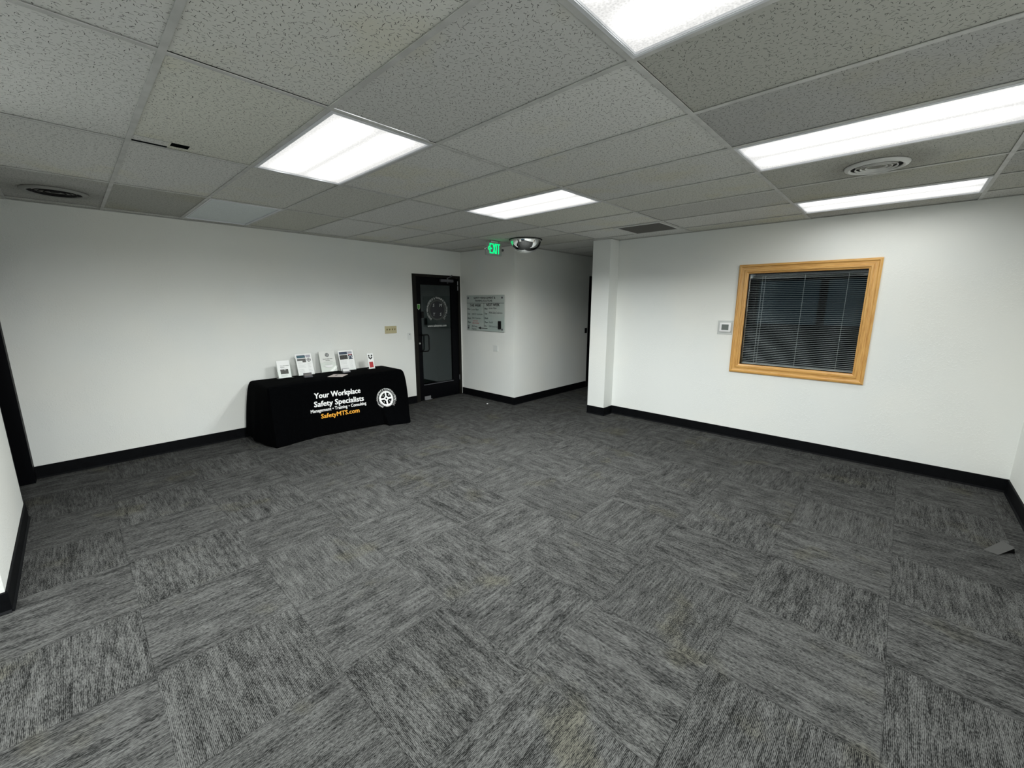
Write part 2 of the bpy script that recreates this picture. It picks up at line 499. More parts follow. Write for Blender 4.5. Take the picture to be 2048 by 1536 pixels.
wall('wall_partition', [(XL-WT, XL, YPN, 3.966, 0, ZT), (XL-WT, XL, 3.966, 4.90, DZ, ZT), (XL-WT, XL, 4.90, YW, 0, ZT),
                        (XFAR, XL-WT, YPN, YPN+WT, 0, ZT)])
# storefront side of the lobby, behind the camera
SF0, SF1 = YN+.05, YPN-.05
wall('wall_front', [(XFAR-WT, XFAR, YN, SF0, 0, ZT), (XFAR-WT, XFAR, SF1, YW, 0, ZT), (XFAR-WT, XFAR, SF0, SF1, 2.40, ZT)])
st = sthing('window_2', (XFAR, .5, 0))
bm = bm_new()
for a, b, c, d in ((SF0, SF1, 0, .12), (SF0, SF1, 2.33, 2.40), (SF0, SF1, 1.02, 1.10), (SF0, SF0+.07, 0, 2.4), (SF1-.07, SF1, 0, 2.4), (.72, .90, 0, 2.4), (-.55, -.48, 0, 2.4)):
    add_box(bm, XFAR-.10, XFAR-.02, a, b, c, d)
add_box(bm, XFAR, XFAR+.5, YPN-.05, YPN, 0, 2.4)  # black corner panel added to darken what the oak window reflects
obj('window_frame', bm, M['frame_black'], st)
bm = bm_new(); add_box(bm, XFAR-.065, XFAR-.059, SF0+.06, SF1-.06, 1.09, 2.35); obj('pane', bm, M['nglass'], st)
bm = bm_new(); add_box(bm, XFAR-.065, XFAR-.059, SF0+.06, SF1-.06, .1, 1.04); obj('lower_panel', bm, M['black'], st)

# room behind the oak window (unlit, its darkness also put into the wall colour) and vestibule behind the glass door
wall('wall_office', [(XR+WT, 8.4, -1.9, -1.8, 0, ZT), (8.4, 8.5, -1.9, YP1-WT, 0, ZT)], 'unlit_wall')
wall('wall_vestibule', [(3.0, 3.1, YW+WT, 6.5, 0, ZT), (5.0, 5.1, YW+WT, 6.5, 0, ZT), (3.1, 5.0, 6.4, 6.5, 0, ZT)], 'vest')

# baseboards ---------------------------------------------------------
def baseboard(name, runs):
    """runs: (x0,y0,x1,y1,nx,ny) along the wall face with outward normal n"""
    bm = bm_new(); t = .011
    prof = [(0, 0), (t+.009, 0), (t+.009, .003), (t, .014), (t, HB-.004), (t-.003, HB), (0, HB)]
    for x0, y0, x1, y1, nx, ny, e0, e1 in runs:
        d = Vector((x1-x0, y1-y0, 0)).normalized()
        x0 -= d.x*e0; y0 -= d.y*e0; x1 += d.x*e1; y1 += d.y*e1
        L = math.hypot(x1-x0, y1-y0)
        add_prism(bm, prof, lambda a, b, s: (x0 + nx*a + d.x*s, y0 + ny*a + d.y*s, b), 0, L)
    o = struct(name, bm, M['base'])
E1 = .0105
baseboard('baseboard_left', [(XL, YW, DX0, YW, 0, -1, 0, 0)])
baseboard('baseboard_back', [(XB, YW, XB, YS, -1, 0, 0, E1)])
baseboard('baseboard_corridor', [(XB, YS, 6.70, YS, 0, -1, E1*.9, 0), (7.75, YS, 9, YS, 0, -1, 0, 0)])
baseboard('baseboard_pillar', [(XP, YP1, XP, YP2, -1, 0, 0, E1), (XP, YP2, XR, YP2, 0, -1, E1*.9, 0)])
baseboard('baseboard_right', [(XR, YP2, XR, YN, -1, 0, 0, 0)])
baseboard('baseboard_near', [(XR, YN, XFAR, YN, 0, 1, 0, 0)])
baseboard('baseboard_partition', [(XL, 3.966, XL, YPN, 1, 0, 0, E1), (XL, YPN, XFAR, YPN, 0, -1, E1*.9, 0)])

# black door frame in the partition (left edge of the picture)
dr = sthing('door_2', (XL-.06, 4.43, 0))
bm = bm_new()
add_box(bm, XL-WT-.02, XL+.02, 4.90-.012, 4.90+.05, 0, DZ+.05); add_box(bm, XL-WT-.02, XL+.001, 3.966, 3.966+.012, 0, DZ)
add_box(bm, XL-WT-.02, XL+.02, 3.98, 4.90, DZ-.02, DZ+.05)
add_box(bm, XL+.001, XL+.02, 4.94, YW-.001, 0, DZ+.05)
obj('door_frame', bm, M['frame_black'], dr)

# corridor door frame with small latch plate
dr = sthing('door_3', (7.2, YS, 0))
bm = bm_new()
add_box(bm, 6.72, 6.80, YS-.02, YS, 0, 2.12); add_box(bm, 7.66, 7.74, YS-.02, YS, 0, 2.12); add_box(bm, 6.72, 7.74, YS-.02, YS, 2.12, 2.20)
obj('door_frame', bm, M['frame_black'], dr)
bm = bm_new(); add_box(bm, 6.80, 7.66, YS-.012, YS, .01, 2.12); obj('door_leaf', bm, M['black'], dr)
o = bm_new(); add_box(o, 6.615, 6.675, YS-.02, YS, 1.10, 1.20, .004)
tag(obj('wall_plate', o, M['black']), 'small black plate on the dark corridor wall', 'wall plate')

# ceiling -------------------------------------------------------------
LIGHTS = [(1, -1), (1, 1), (4, 1), (4, -1), (7, -1), (-2, 1), (-2, -1), (-5, 1), (-5, -1)]     # lit troffers (i, j)
DIM = (1, 3)
VOID = set(LIGHTS) | {DIM}
bm = bm_new(); cl = bm.loops.layers.color.new('tile_tint')
ZI = ZC + .006
random.seed(11)
def cell_quad(x0, x1, y0, y1, tint, z=ZI):
    if x1 - x0 < .002 or y1 - y0 < .002: return
    f = bm.faces.new([bm.verts.new(p) for p in ((x0,y0,z),(x0,y1,z),(x1,y1,z),(x1,y0,z))])
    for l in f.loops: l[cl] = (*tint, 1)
XMIN, XMAX, YMIN, YMAX = XFAR-.02, 9.02, YN-.02, YW+.02
TINT = {(-1, 1): 1.22, (-1, 2): 1.06, (-1, 0): 1.08, (-1,3): .84, (0, 3): .82, (0, 2): 1.05, (0, 1): .95, (2,3): .93}  # tile tones, with lamp brightness put into the upper-left ones
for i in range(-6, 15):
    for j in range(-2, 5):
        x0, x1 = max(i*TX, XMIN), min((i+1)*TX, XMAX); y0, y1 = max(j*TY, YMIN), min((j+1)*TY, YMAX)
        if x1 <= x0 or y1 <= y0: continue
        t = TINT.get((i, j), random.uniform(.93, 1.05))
        if j <= -1 and i >= 1: t *= .84  # dimmer light on the right side put into the tile colour
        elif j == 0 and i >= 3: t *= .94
        elif i <= 0 and j <= 2: t *= 1.05  # brighter light on the left put into the tile colour
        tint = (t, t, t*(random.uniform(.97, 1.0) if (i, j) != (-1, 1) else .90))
        if (i, j) in VOID: continue
        if random.random() < .5: x0 += random.choice((.0125, .0130, .0145))
        if random.random() < .35: y1 -= random.choice((.0125, .0135))
        if (i, j) == (7, 1):       # 2x2 return grille takes the near half of this cell
            cell_quad(x0, x1, 1.5*TY, y1, tint); continue
        if (i, j) == (0, 1):       # slipped tile: open notch and slit beside the runner
            ya = y1 - .125
            cell_quad(x0, x1, y0, ya, tint)
            cell_quad(x0, .178, ya, ya+.004, (.45,.45,.43)); cell_quad(x0, .170, ya+.004, y1-.032, (1.1,1.1,1.06))
            cell_quad(.170, .178, ya+.004, y1, tint); cell_quad(.262, x1, ya, y1, tint)
            cell_quad(.178, .262, ya+.07, y1, tint)
            continue
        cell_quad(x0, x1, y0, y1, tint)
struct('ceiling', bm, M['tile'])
bm = bm_new(); add_box(bm, XMIN, XMAX, YMIN, YMAX+1.4, 3.05, 3.15); struct('wall_deck_light_block', bm, M['void'])  # black slab added out of sight to keep the plenum dark
# T-bar grid
bm = bm_new(); zt = ZC
def tbar_x(y, x0, x1): add_box(bm, x0, x1, y-.012, y+.012, zt, zt+.0035)
def tbar_y(x, y0, y1): add_box(bm, x-.012, x+.012, y0, y1, zt+.0002, zt+.0035)
for j in range(-1, 5):
    y = j*TY
    if j in (3,): tbar_x(y, XMIN, 9)
    elif j == 4: tbar_x(y, XMIN, XB)
    else: tbar_x(y, XMIN, XR)
for i in range(-5, 15):
    x = i*TX
    ya, yb = YMIN, YMAX
    if x > XR: ya, yb = YP1, YS
    elif x > XB: yb = YS
    tbar_y(x, ya, yb)
tbar_x(1.5*TY, 7*TX, 8*TX)
# wall angle
add_box(bm, XMIN, XB, YW-.022, YW, zt-.001, zt+.003)
add_box(bm, XB-.022, XB, YS, YW, zt-.001, zt+.003)
add_box(bm, XB-.022, 9, YS-.022, YS, zt-.001, zt+.003)
add_box(bm, XR-.022, XR, YN, YP2, zt-.001, zt+.003)
add_box(bm, XP-.022, XP, YP2-.022, YP1, zt-.001, zt+.003)
add_box(bm, XP-.022, XR, YP2-.022, YP2, zt-.001, zt+.003)
struct('trim_1', bm, M['grid'])

# ------------------------------------------------------------------ ceiling lights
TUBE_W = {(1,-1): 22, (1,1): 32, (4,1): 38, (4,-1): 13, (7,-1): 2.5}
SPREAD = {(4, 1): 157, (1, 1): 169, (-2, 1): 160, (-5, 1): 150, (-5, -1): 160}
def troffer(i, j, label, group, lit=True):
    x0, x1, y0, y1 = i*TX+.013, (i+1)*TX-.013, j*TY+.013, (j+1)*TY-.013
    cx, cy = (x0+x1)/2, (y0+y1)/2
    t = thing('ceiling_light', label, 'ceiling light', (cx, cy, ZC), group)
    bm = bm_new(); fw = .020
    for a in ((x0, x1, y0, y0+fw), (x0, x1, y1-fw, y1), (x0, x0+fw, y0+fw, y1-fw), (x1-fw, x1, y0+fw, y1-fw)):
        add_box(bm, *a, ZC-.002, ZC+.012)
    obj('door_frame', bm, M['troffer'], t)
    bm = bm_new(); e = .0025; q = fw-.006
    for a in ((x0+q, x1-q, y0+q, y0+q+e), (x0+q, x1-q, y1-q-e, y1-q), (x0+q, x0+q+e, y0+q, y1-q), (x1-q-e, x1-q, y0+q, y1-q)):
        add_box(bm, *a, ZC-.004, ZC-.002)
    obj('edge_trim', bm, M['fineline'], t)
    bm = bm_new(); fw2 = fw
    nx, ny = 12, 24
    lay = bm.verts.layers.float_vector.new('lampuv')
    V = {}
    for a in range(nx+1):
        for b in range(ny+1):
            u, w = a/nx*2-1, b/ny*2-1
            v = bm.verts.new((cx + u*(x1-x0-2*fw2)/2, cy + w*(y1-y0-2*fw2)/2, ZC+.006)); v[lay] = (u, w, 0); V[a, b] = v
    for a in range(nx):
        for b in range(ny): bm.faces.new((V[a,b], V[a,b+1], V[a+1,b+1], V[a+1,b]))
    obj('diffuser', bm, M['lamp'] if lit else M['dimlens'], t, recalc=False)
    bm = bm_new(); add_box(bm, x0, x1, y0, y1, ZC+.03, ZC+.10); obj('housing', bm, M['troffer'], t)
    if lit:
        for sx in (-1, 1):      # the two fluorescent tubes shining through the lens
            ld = bpy.data.lights.new('fluorescent_tube', 'AREA'); ld.shape = 'RECTANGLE'; ld.size = .09; ld.size_y = 1.08
            ld.energy = TUBE_W.get((i, j), 22); ld.spread = math.radians(SPREAD.get((i, j), 170)); ld.color = (.965, 1.0, .985)
            lo = bpy.data.objects.new('fluorescent_tube', ld); COL.objects.link(lo); lo.parent = t
            lo.location = (sx*.135, 0, .0045)
    return t
GL = 'lit fluorescent ceiling lights'
troffer(1, -1, 'lit ceiling light cut off by the top edge of the photo', GL)
troffer(1, 1, 'lit ceiling light above the table side, nearest the left wall', GL)
troffer(4, 1, 'lit ceiling light in front of the mirrored dome and exit sign', GL)
troffer(4, -1, 'long lit ceiling light before the round vent, cut by the right edge', GL)
troffer(7, -1, 'lit ceiling light closest to the wall with the oak framed window', GL)
troffer(-2, 1, 'lit ceiling light outside the left of the view', GL)
troffer(-2, -1, 'lit ceiling light behind the camera', GL)
troffer(-5, 1, 'lit ceiling light near the glass front, on the far left side', GL)
troffer(-5, -1, 'lit ceiling light near the glass front, behind the camera', GL)
troffer(1, 3, 'unlit pale ceiling light panel beside the left wall', None, False)

# ------------------------------------------------------------------ vents
def round_vent(c, R, label, dark_blades):  # last flag picks grey ring and black blades instead of white
    t = thing('ceiling_vent', label, 'vent', (c[0], c[1], ZC))
    bm = bm_new()
    add_lathe(bm, [(R, .003), (R, -.003), (R*.97, -.010), (R*.86, -.016), (R*.80, -.012), (R*.79, -.006)], (c[0], c[1], ZC), 64)
    obj('outer_ring', bm, M['vent'] if not dark_blades else pbr('vent_ring_grey', (.27, .27, .255), .6), t, True)
    for k, r0 in enumerate((.66, .50, .34)):
        bm = bm_new(); zb_ = -.014 + .001*k; ra = R*r0
        add_lathe(bm, [(ra, zb_), (ra, zb_+.004), (ra-.006, zb_+.009), (ra-.008, zb_+.006), (ra-.003, zb_)], (c[0], c[1], ZC), 56, close=True)
        obj('cone', bm, M['vent'] if not dark_blades else M['void'], t, True)
    bm = bm_new(); add_lathe(bm, [(0, -.004), (R*.14, -.004), (R*.17, .003), (R*.17, .008), (0, .008)], (c[0], c[1], ZC), 40)
    obj('centre_cap', bm, M['louver'] if not dark_blades else M['void'], t, True)
    bm = bm_new(); add_lathe(bm, [(0, .012), (R*.6, .010), (R*.80, -.004), (R*.80, .010), (0, .016)], (c[0], c[1], ZC), 48)
    obj('duct_dark', bm, M['void'], t)  # black disc stands in for the shade inside the opening
round_vent((-.30, 4.35), .20, 'round ceiling vent with dark blades at the far left by the wall', True)
round_vent((3.42, -.61), .168, 'round ceiling vent with concentric white rings between two lights', False)

t = thing('return_grille', 'square louvred return air grille in front of the white pillar', 'vent', (7.5*TX, 1.25*TY, ZC))
x0, x1, y0, y1 = 7*TX+.013, 8*TX-.013, TY+.013, 1.5*TY-.013
bm = bm_new()
for a in ((x0, x1, y0, y0+.028), (x0, x1, y1-.028, y1), (x0, x0+.028, y0+.028, y1-.028), (x1-.028, x1, y0+.028, y1-.028)):
    add_box(bm, *a, ZC-.005, ZC+.006)
obj('grille_frame', bm, M['vent'], t)
bm = bm_new(); nb = 22
for k in range(nb):
    x = x0+.03 + (x1-x0-.06)*(k+.5)/nb
    add_prism(bm, [(x-.012, .018), (x+.004, -.002), (x+.006, 0), (x-.010, .020)], lambda a, b, s: (a, s, ZC+b), y0+.028, y1-.028)
obj('louvres', bm, M['louver'], t)
bm = bm_new(); add_box(bm, x0, x1, y0, y1, ZC+.03, ZC+.035); obj('duct_dark', bm, M['void'], t)  # black sheet stands in for the shade above the louvres

# ------------------------------------------------------------------ exit sign and mirror dome
EX0, EX1, EY, EZ0, EZ1 = 3.872, 4.172, 3.60, 2.362, 2.543
t = thing('exit_sign', 'green lit exit sign with arrow hanging left of the mirrored dome', 'exit sign', ((EX0+EX1)/2, EY+.025, ZC))
bm = bm_new(); add_box(bm, EX0, EX1, EY, EY+.05, EZ0, EZ1, .006); obj('housing', bm, M['sgrey'], t)
bm = bm_new(); add_box(bm, 3.95, 4.09, EY+.0, EY+.05, EZ1, ZC-.001, .003); obj('canopy', bm, M['whitep'], t)
bm = bm_new(); fn = lambda a, b: (a, EY-.002, b)
for ch, xa in (('E', 3.925), ('X', 3.981), ('I', 4.047), ('T', 4.085)):
    pass
def stroke(x0, z0, x1, z1, w=.017):
    d = Vector((x1-x0, z1-z0)); d.normalize(); n = Vector((-d.y, d.x))*w/2
    f = [(x0+n.x, z0+n.y), (x0-n.x, z0-n.y), (x1-n.x, z1-n.y), (x1+n.x, z1+n.y)]
    add_prism(bm, f, lambda a, b, s: (a, s, b), EY-.003, EY+.001)
za, zb = 2.385, 2.525
stroke(3.930, za, 3.930, zb); stroke(3.930, zb-.008, 3.975, zb-.008); stroke(3.930, (za+zb)/2, 3.970, (za+zb)/2); stroke(3.930, za+.008, 3.975, za+.008)
stroke(3.990, za, 4.036, zb); stroke(3.990, zb, 4.036, za); stroke(4.056, za, 4.056, zb)
stroke(4.102, za, 4.102, zb); stroke(4.076, zb-.008, 4.130, zb-.008)
obj('lettering', bm, M['exitg'], t)
bm = bm_new(); zc = (za+zb)/2
stroke(3.892, zc, 3.912, zc+.026, .011); stroke(3.892, zc, 3.912, zc-.026, .011)
obj('arrow', bm, M['exitg'], t)
for xs in (EX0-.012, EX1+.03):
    bm = bm_new(); add_lathe(bm, [(0, -.022), (.017, -.020), (.020, -.008), (.014, .012), (0, .016)], (xs, EY+.025, 2.45), 20, 'y')
    o = obj('lamp_head', bm, M['chrome'] if xs < EX0 else M['greysteel'], t, True)
bm = bm_new(); add_lathe(bm, [(0, -.004), (.006, -.003), (.006, .003), (0, .004)], (EX0+.03, EY-.001, EZ0+.004), 14, 'y'); obj('test_button', bm, M['chrome'], t, True)

mc = (4.25, 3.20); mr = .223; mh = .188
t = thing('mirror_dome', 'silver mirrored security dome on the ceiling beside the exit sign', 'mirror', (mc[0], mc[1], ZC))
bm = bm_new(); prof = [(mr*math.cos(a), -.004 - mh*math.sin(a)) for a in [PI/2*k/28 for k in range(28)]] + [(0, -.004-mh)]
add_lathe(bm, prof, (mc[0], mc[1], ZC), 96); obj('dome', bm, M['mirror'], t, True)
bm = bm_new(); add_lathe(bm, [(mr-.004, 0), (mr+.014, 0), (mr+.014, -.006), (mr-.004, -.008)], (mc[0], mc[1], ZC), 64, close=True); obj('rim', bm, M['black'], t, True)

# ------------------------------------------------------------------ glass door in the left wall
dr = sthing('door_1', (4.04, YW, 0))
bm = bm_new(); jf = .07
add_box(bm, DX0, DX0+jf, YW-.012, YW+WT, 0, DZ); add_box(bm, DX1-.045, DX1, YW-.012, YW+WT, 0, DZ); add_box(bm, DX0+jf, DX1-.045, YW-.012, YW+WT, DZ-.045, DZ)
obj('door_frame', bm, M['frame_bronze'], dr)
LX0, LX1, LY = DX0+jf+.004, DX1-.049, YW+.012
gx0, gx1, gz0, gz1 = 3.703, 4.352, .285, 1.98
bm = bm_new()
add_box(bm, LX0, gx0, LY, LY+.045, .012, DZ-.05); add_box(bm, gx1, LX1, LY, LY+.045, .012, DZ-.05)
add_box(bm, gx0, gx1, LY, LY+.045, gz1, DZ-.05); add_box(bm, gx0, gx1, LY, LY+.045, .012, gz0)
leaf = obj('door_leaf', bm, M['frame_black'], dr)
bm = bm_new(); add_box(bm, gx0, gx1, LY-.006, LY, gz0-.012, gz0); obj('glazing_bead', bm, M['greysteel'], leaf)
bm = bm_new(); add_box(bm, gx0, gx1, LY+.018, LY+.026, gz0, gz1); pane = obj('pane', bm, M['dglass'], dr)
# window decal: gear emblem, circular name, web address
fnd = lambda a, b: (a, LY+.0165, b)
bm = bm_new(); lc = (4.045, 1.56)
disc2d(bm, fnd, lc[0], lc[1], .175, 48, 0)
obj('emblem_disc', bm, M['decal_dark'], pane)
bm = bm_new(); fnd2 = lambda a, b: (a, LY+.0155, b)
ring2d(bm, fnd2, lc[0], lc[1], .150, .172, mi=0, teeth=40, th=.010)
obj('emblem_gear', bm, pbr('decal_grey_gear', (.05, .055, .05), .6), pane)
bm = bm_new()
add_arc_text(bm, 'SAFETY MANAGEMENT & TRAINING SOLUTIONS, L.L.C.', fnd2, lc[0], lc[1], .188, math.radians(232), math.radians(-52), .050, .0)
for ch, dx, dz in (('S', -.075, .055), ('M', .075, .055), ('T', -.07, -.10), ('S', .07, -.10)):
    add_text(bm, ch, fnd2, lc[0]+dx, lc[1]+dz, size=.075, align='c', shear=.2)
add_text(bm, 'www.safetymts.com', fnd2, lc[0]-.01, 1.272, size=.058, width=.40, align='c', bold=.01)
obj('lettering', bm, M['decal'], pane)
# closer
bm = bm_new(); add_box(bm, 4.10, 4.375, LY-.05, LY, 2.035, 2.085, .01)
cl_ = obj('door_closer', bm, M['greysteel'], dr)
bm = bm_new(); add_tube(bm, [(4.25, LY-.03, 2.085), (4.25, LY-.03, 2.11)], .012); add_tube(bm, [(4.25, LY-.03, 2.105), (4.33, LY-.055, 2.14), (4.36, LY-.02, 2.16)], .008)
add_tube(bm, [(4.25, LY-.03, 2.035), (4.25, LY-.03, 2.015)], .012)
obj('closer_arm', bm, M['greysteel'], cl_)
# pull handle
bm = bm_new(); hy = LY-.055
add_tube(bm, [(3.675, LY, 1.145), (3.675, hy, 1.145), (3.72, hy, 1.15), (3.775, hy, 1.15), (3.80, hy, 1.125), (3.80, hy, .895), (3.775, hy, .87), (3.72, hy, .87), (3.675, hy, .875), (3.675, LY, .875)], .0125, 12)
obj('door_handle', bm, M['black'], dr, True)
bm = bm_new(); add_lathe(bm, [(0, -.012), (.016, -.012), (.022, -.004), (.022, 0), (0, 0)], (3.645, LY, 1.007), 24, 'y'); obj('lock_cylinder', bm, M['chrome'], dr, True)
bm = bm_new(); add_box(bm, 3.69, 3.735, LY-.03, LY, 1.43, 1.54, .006); obj('latch_box', bm, M['black'], dr)
bm = bm_new()
for za_ in (1.90, 1.99): add_tube(bm, [(LX1+.003, LY-.012, za_), (LX1+.003, LY-.012, za_+.075)], .007)
obj('hinge', bm, M['steel'], dr, True)
bm = bm_new()
for za_ in (.28,): add_tube(bm, [(LX1+.003, LY-.012, za_), (LX1+.003, LY-.012, za_+.09)], .006)
obj('hinge', bm, M['steel'], dr, True)
# shield sticker
bm = bm_new(); sh = [(-.027, .045), (.027, .045), (.027, -.02), (0, -.052), (-.027, -.02)]
add_prism(bm, sh, lambda a, b, s: (3.655+a, s, 1.615+b), LY-.002, LY); s1 = obj('alarm_sticker', bm, pbr('sticker_border', (.45, .55, .42), .5), dr)
bm = bm_new(); add_prism(bm, [(a*.78, b*.78) for a, b in sh], lambda a, b, s: (3.655+a, s, 1.615+b), LY-.003, LY-.001)
obj('shield_face', bm, M['green'], s1)
bm = bm_new(); add_box(bm, 3.705, 3.845, LY-.03, LY, .012, .022); add_box(bm, 3.705, 3.835, LY-.006, LY, .022, .075, .003)
obj('kick_stop', bm, M['steel'], dr)

# ------------------------------------------------------------------ oak framed window in the right wall
wn = sthing('window_1', (XR, -.02, WZ0))
OY0, OY1, OZ0, OZ1 = -.655, .637, .842, 2.127
prof = [(0, 0), (0, .016), (.012, .022), (.022, .022), (.030, .014), (.040, .012), (.058, .012), (.066, .018), (.082, .018), (.088, .010), (.100, .006), (.100, -.02), (.088, -.02), (.088, 0)]
# mitred casing: (a inward, h out of wall)
def casing(bm, side):
    lay = bm.verts.layers.float_vector.get('grain') or bm.verts.layers.float_vector.new('grain')
    def corner(k, a):
        ys = (OY0+a, OY1-a); zs = (OZ0+a, OZ1-a)
        return {'bl': (ys[1], zs[0]), 'br': (ys[0], zs[0]), 'tr': (ys[0], zs[1]), 'tl': (ys[1], zs[1])}[k]
    c0, c1 = {'b': ('bl', 'br'), 'r': ('br', 'tr'), 't': ('tr', 'tl'), 'l': ('tl', 'bl')}[side]
    A, B = [], []
    for a, h in prof:
        for lst, c in ((A, c0), (B, c1)):
            y, z = corner(c, a); v = bm.verts.new((XR-h, y, z))
            L = (y if side in 'bt' else z)
            v[lay] = (L*7, a*120, ord(side)); lst.append(v)
    n = len(prof)
    for i in range(n):
        j = (i+1) % n; bm.faces.new((A[i], B[i], B[j], A[j]))
    bm.faces.new(A); bm.faces.new(B)
for s_ in 'btlr':
    bm = bm_new(); casing(bm, s_); obj('casing', bm, M['oak'], wn)
# jamb liner
bm = bm_new()
lay = bm.verts.layers.float_vector.new('grain')
j0, j1, k0, k1 = WY0, WY1, WZ0, WZ1
for a in ((j0, j0+.012, k0, k1), (j1-.012, j1, k0, k1), (j0+.012, j1-.012, k0, k0+.012), (j0+.012, j1-.012, k1-.012, k1)):
    add_box(bm, XR+.0005, XR+WT-.001, *a)
for v in bm.verts: v[lay] = (v.co.y*8, v.co.z*8, 3)
obj('jamb_liner', bm, M['oak'], wn)
bm = bm_new(); add_box(bm, XR+.020, XR+.026, j0+.012, j1-.012, k0+.012, k1-.012); obj('pane', bm, M['glass'], wn)
bm = bm_new()
for a in ((j0+.012, j0+.02, k0+.012, k1-.012), (j1-.02, j1-.012, k0+.012, k1-.012), (j0+.02, j1-.02, k0+.012, k0+.02), (j0+.02, j1-.02, k1-.02, k1-.012)):
    add_box(bm, XR+.010, XR+.020, *a)
obj('glazing_stop', bm, M['black'], wn)

bl = thing('window_blind', 'lowered venetian blind behind the glass of the oak framed window', 'blind', (XR+.07, -.02, k0+.02))
by0, by1 = j0+.02, j1-.02
bm = bm_new(); add_box(bm, XR+.055, XR+.085, by0, by1, k1-.042, k1-.014, .002); obj('head_rail', bm, M['greysteel'], bl)
bm = bm_new(); ns = 50; zt0, zt1 = k0+.034, k1-.052
for k in range(ns):
    z = zt0 + (zt1-zt0)*k/(ns-1)
    pr = []
    for q in range(6):
        u = q/5*2-1; pr.append((XR+.070+u*.0125, z + .0018*(1-u*u) + .0022*u))
    pr2 = [(a, b-.0005) for a, b in reversed(pr)]
    add_prism(bm, pr+pr2, lambda a, b, s: (a, s, b), by0, by1)
obj('slats', bm, M['slat'], bl)
bm = bm_new(); add_box(bm, XR+.058, XR+.082, by0, by1, k0+.014, k0+.026, .002); obj('bottom_rail', bm, M['cord'], bl)
for yy in (.395, .365, -.02, -.40):
    bm = bm_new(); add_tube(bm, [(XR+.0555, yy, k0+.02), (XR+.0555, yy, k1-.04)], .0018, 6); obj('ladder_cord', bm, M['cord'], bl)
bm = bm_new(); add_tube(bm, [(XR+.050, -.445, 1.45), (XR+.052, -.445, k1-.05)], .0018, 6); obj('tilt_wand', bm, M['acrylic'], bl)

# ------------------------------------------------------------------ thermostat
t = thing('thermostat', 'white square thermostat with grey screen left of the oak window', 'thermostat', (XR, .735, 1.385))
bm = bm_new(); add_box(bm, XR-.006, XR, .650, .822, 1.298, 1.468, .003); obj('backing_plate', bm, M['plate'], t)
bm = bm_new(); add_box(bm, XR-.030, XR-.006, .662, .797, 1.328, 1.444, .011); obj('body', bm, M['white'], t, True)
bm = bm_new(); add_box(bm, XR-.0315, XR-.028, .689, .769, 1.354, 1.422, .001); obj('screen', bm, M['lcd'], t)

# ------------------------------------------------------------------ switches and plates
t = thing('light_switch_plate', 'wide beige four switch plate above the right of the table', 'light switch', (3.107, YW, 1.262))
bm = bm_new(); add_box(bm, 3.003, 3.211, YW-.007, YW, 1.203, 1.320, .003); obj('plate', bm, M['beige'], t)
for k in range(4):
    x = 3.038 + k*.046
    bm = bm_new(); add_prism(bm, [(0, 1.252), (-.014, 1.272), (-.012, 1.280), (0, 1.274)], lambda a, b, s: (s, YW-.007+a, b), x-.005, x+.005)
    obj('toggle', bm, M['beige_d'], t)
t = thing('dimmer_switch', 'small white switch plate beside the black glass door frame', 'light switch', (3.447, YW, 1.14))
bm = bm_new(); add_box(bm, 3.411, 3.483, YW-.006, YW, 1.083, 1.198, .003); obj('plate', bm, M['whitep'], t)
bm = bm_new(); add_box(bm, 3.442, 3.452, YW-.014, YW-.006, 1.165, 1.180, .001); obj('toggle', bm, M['greysteel'], t)
bm = bm_new(); add_box(bm, XB-.007, XB, 4.088, 4.198, .868, .972, .003)
tag(obj('wall_plate', bm, M['whitep']), 'blank white wall plate below the glass message board', 'wall plate')

# ------------------------------------------------------------------ message board
BY0, BY1, BZ0, BZ1 = 3.918, 4.846, 1.207, 1.812
t = thing('message_board', 'frosted glass message board lettered THIS WEEK and NEXT WEEK', 'message board', (XB, (BY0+BY1)/2, BZ0))
bm = bm_new(); add_box(bm, XB-.024, XB-.018, BY0, BY1, BZ0, BZ1, .001); obj('glass_panel', bm, M['board'], t)
for y in (BY0+.045, BY1-.04):
    for z in (BZ0+.04, BZ1-.045):
        bm = bm_new(); add_lathe(bm, [(0, -.034), (.014, -.034), (.017, -.030), (.017, -.001), (0, -.001)], (XB, y, z), 24, 'x'); obj('standoff', bm, M['greysteel'], t, True)
fb = lambda a, b: (XB-.0252, BY1 - a, BZ0 + b)       # a to the right, b up
bm = bm_new(); W_, H_ = BY1-BY0, BZ1-BZ0
mid = .445
add_text(bm, 'SAFETY MANAGEMENT &', fb, .455, H_-.062, width=.54, height=.036, align='c', bold=.02)
add_text(bm, 'TRAINING SOLUTIONS', fb, .43, H_-.108, width=.44, height=.034, align='c', bold=.02)
quad2d(bm, fb, .0, W_, H_-.135, H_-.129); quad2d(bm, fb, mid-.003, mid+.003, .07, H_-.13)
add_text(bm, 'THIS WEEK', fb, .225, H_-.192, width=.29, height=.044, align='c', bold=.035)
add_text(bm, 'NEXT WEEK', fb, .665, H_-.182, width=.32, height=.044, align='c', bold=.035)
obj('lettering', bm, M['ink'], t)
bm = bm_new(); rows = [.345, .262, .185, .115, .05]
for z, d in zip(rows, ('Mon-', 'Tue-', 'Wed-', 'Thur-', 'Fri-')):
    add_text(bm, d, fb, .012, z+.01, size=.040, bold=.02, shear=.2)
    add_text(bm, d, fb, mid+.010, z+.02, size=.040, bold=.02, shear=.2)
add_text(bm, 'Loren Mayo', fb, .115, .348, size=.044, shear=.4, width=.19)
add_text(bm, 'OSHA 10  Construction', fb, .125, .27, size=.042, shear=.3, width=.28)
add_text(bm, 'OSHA 10  Construction', fb, .125, .20, size=.040, shear=.3, width=.23)
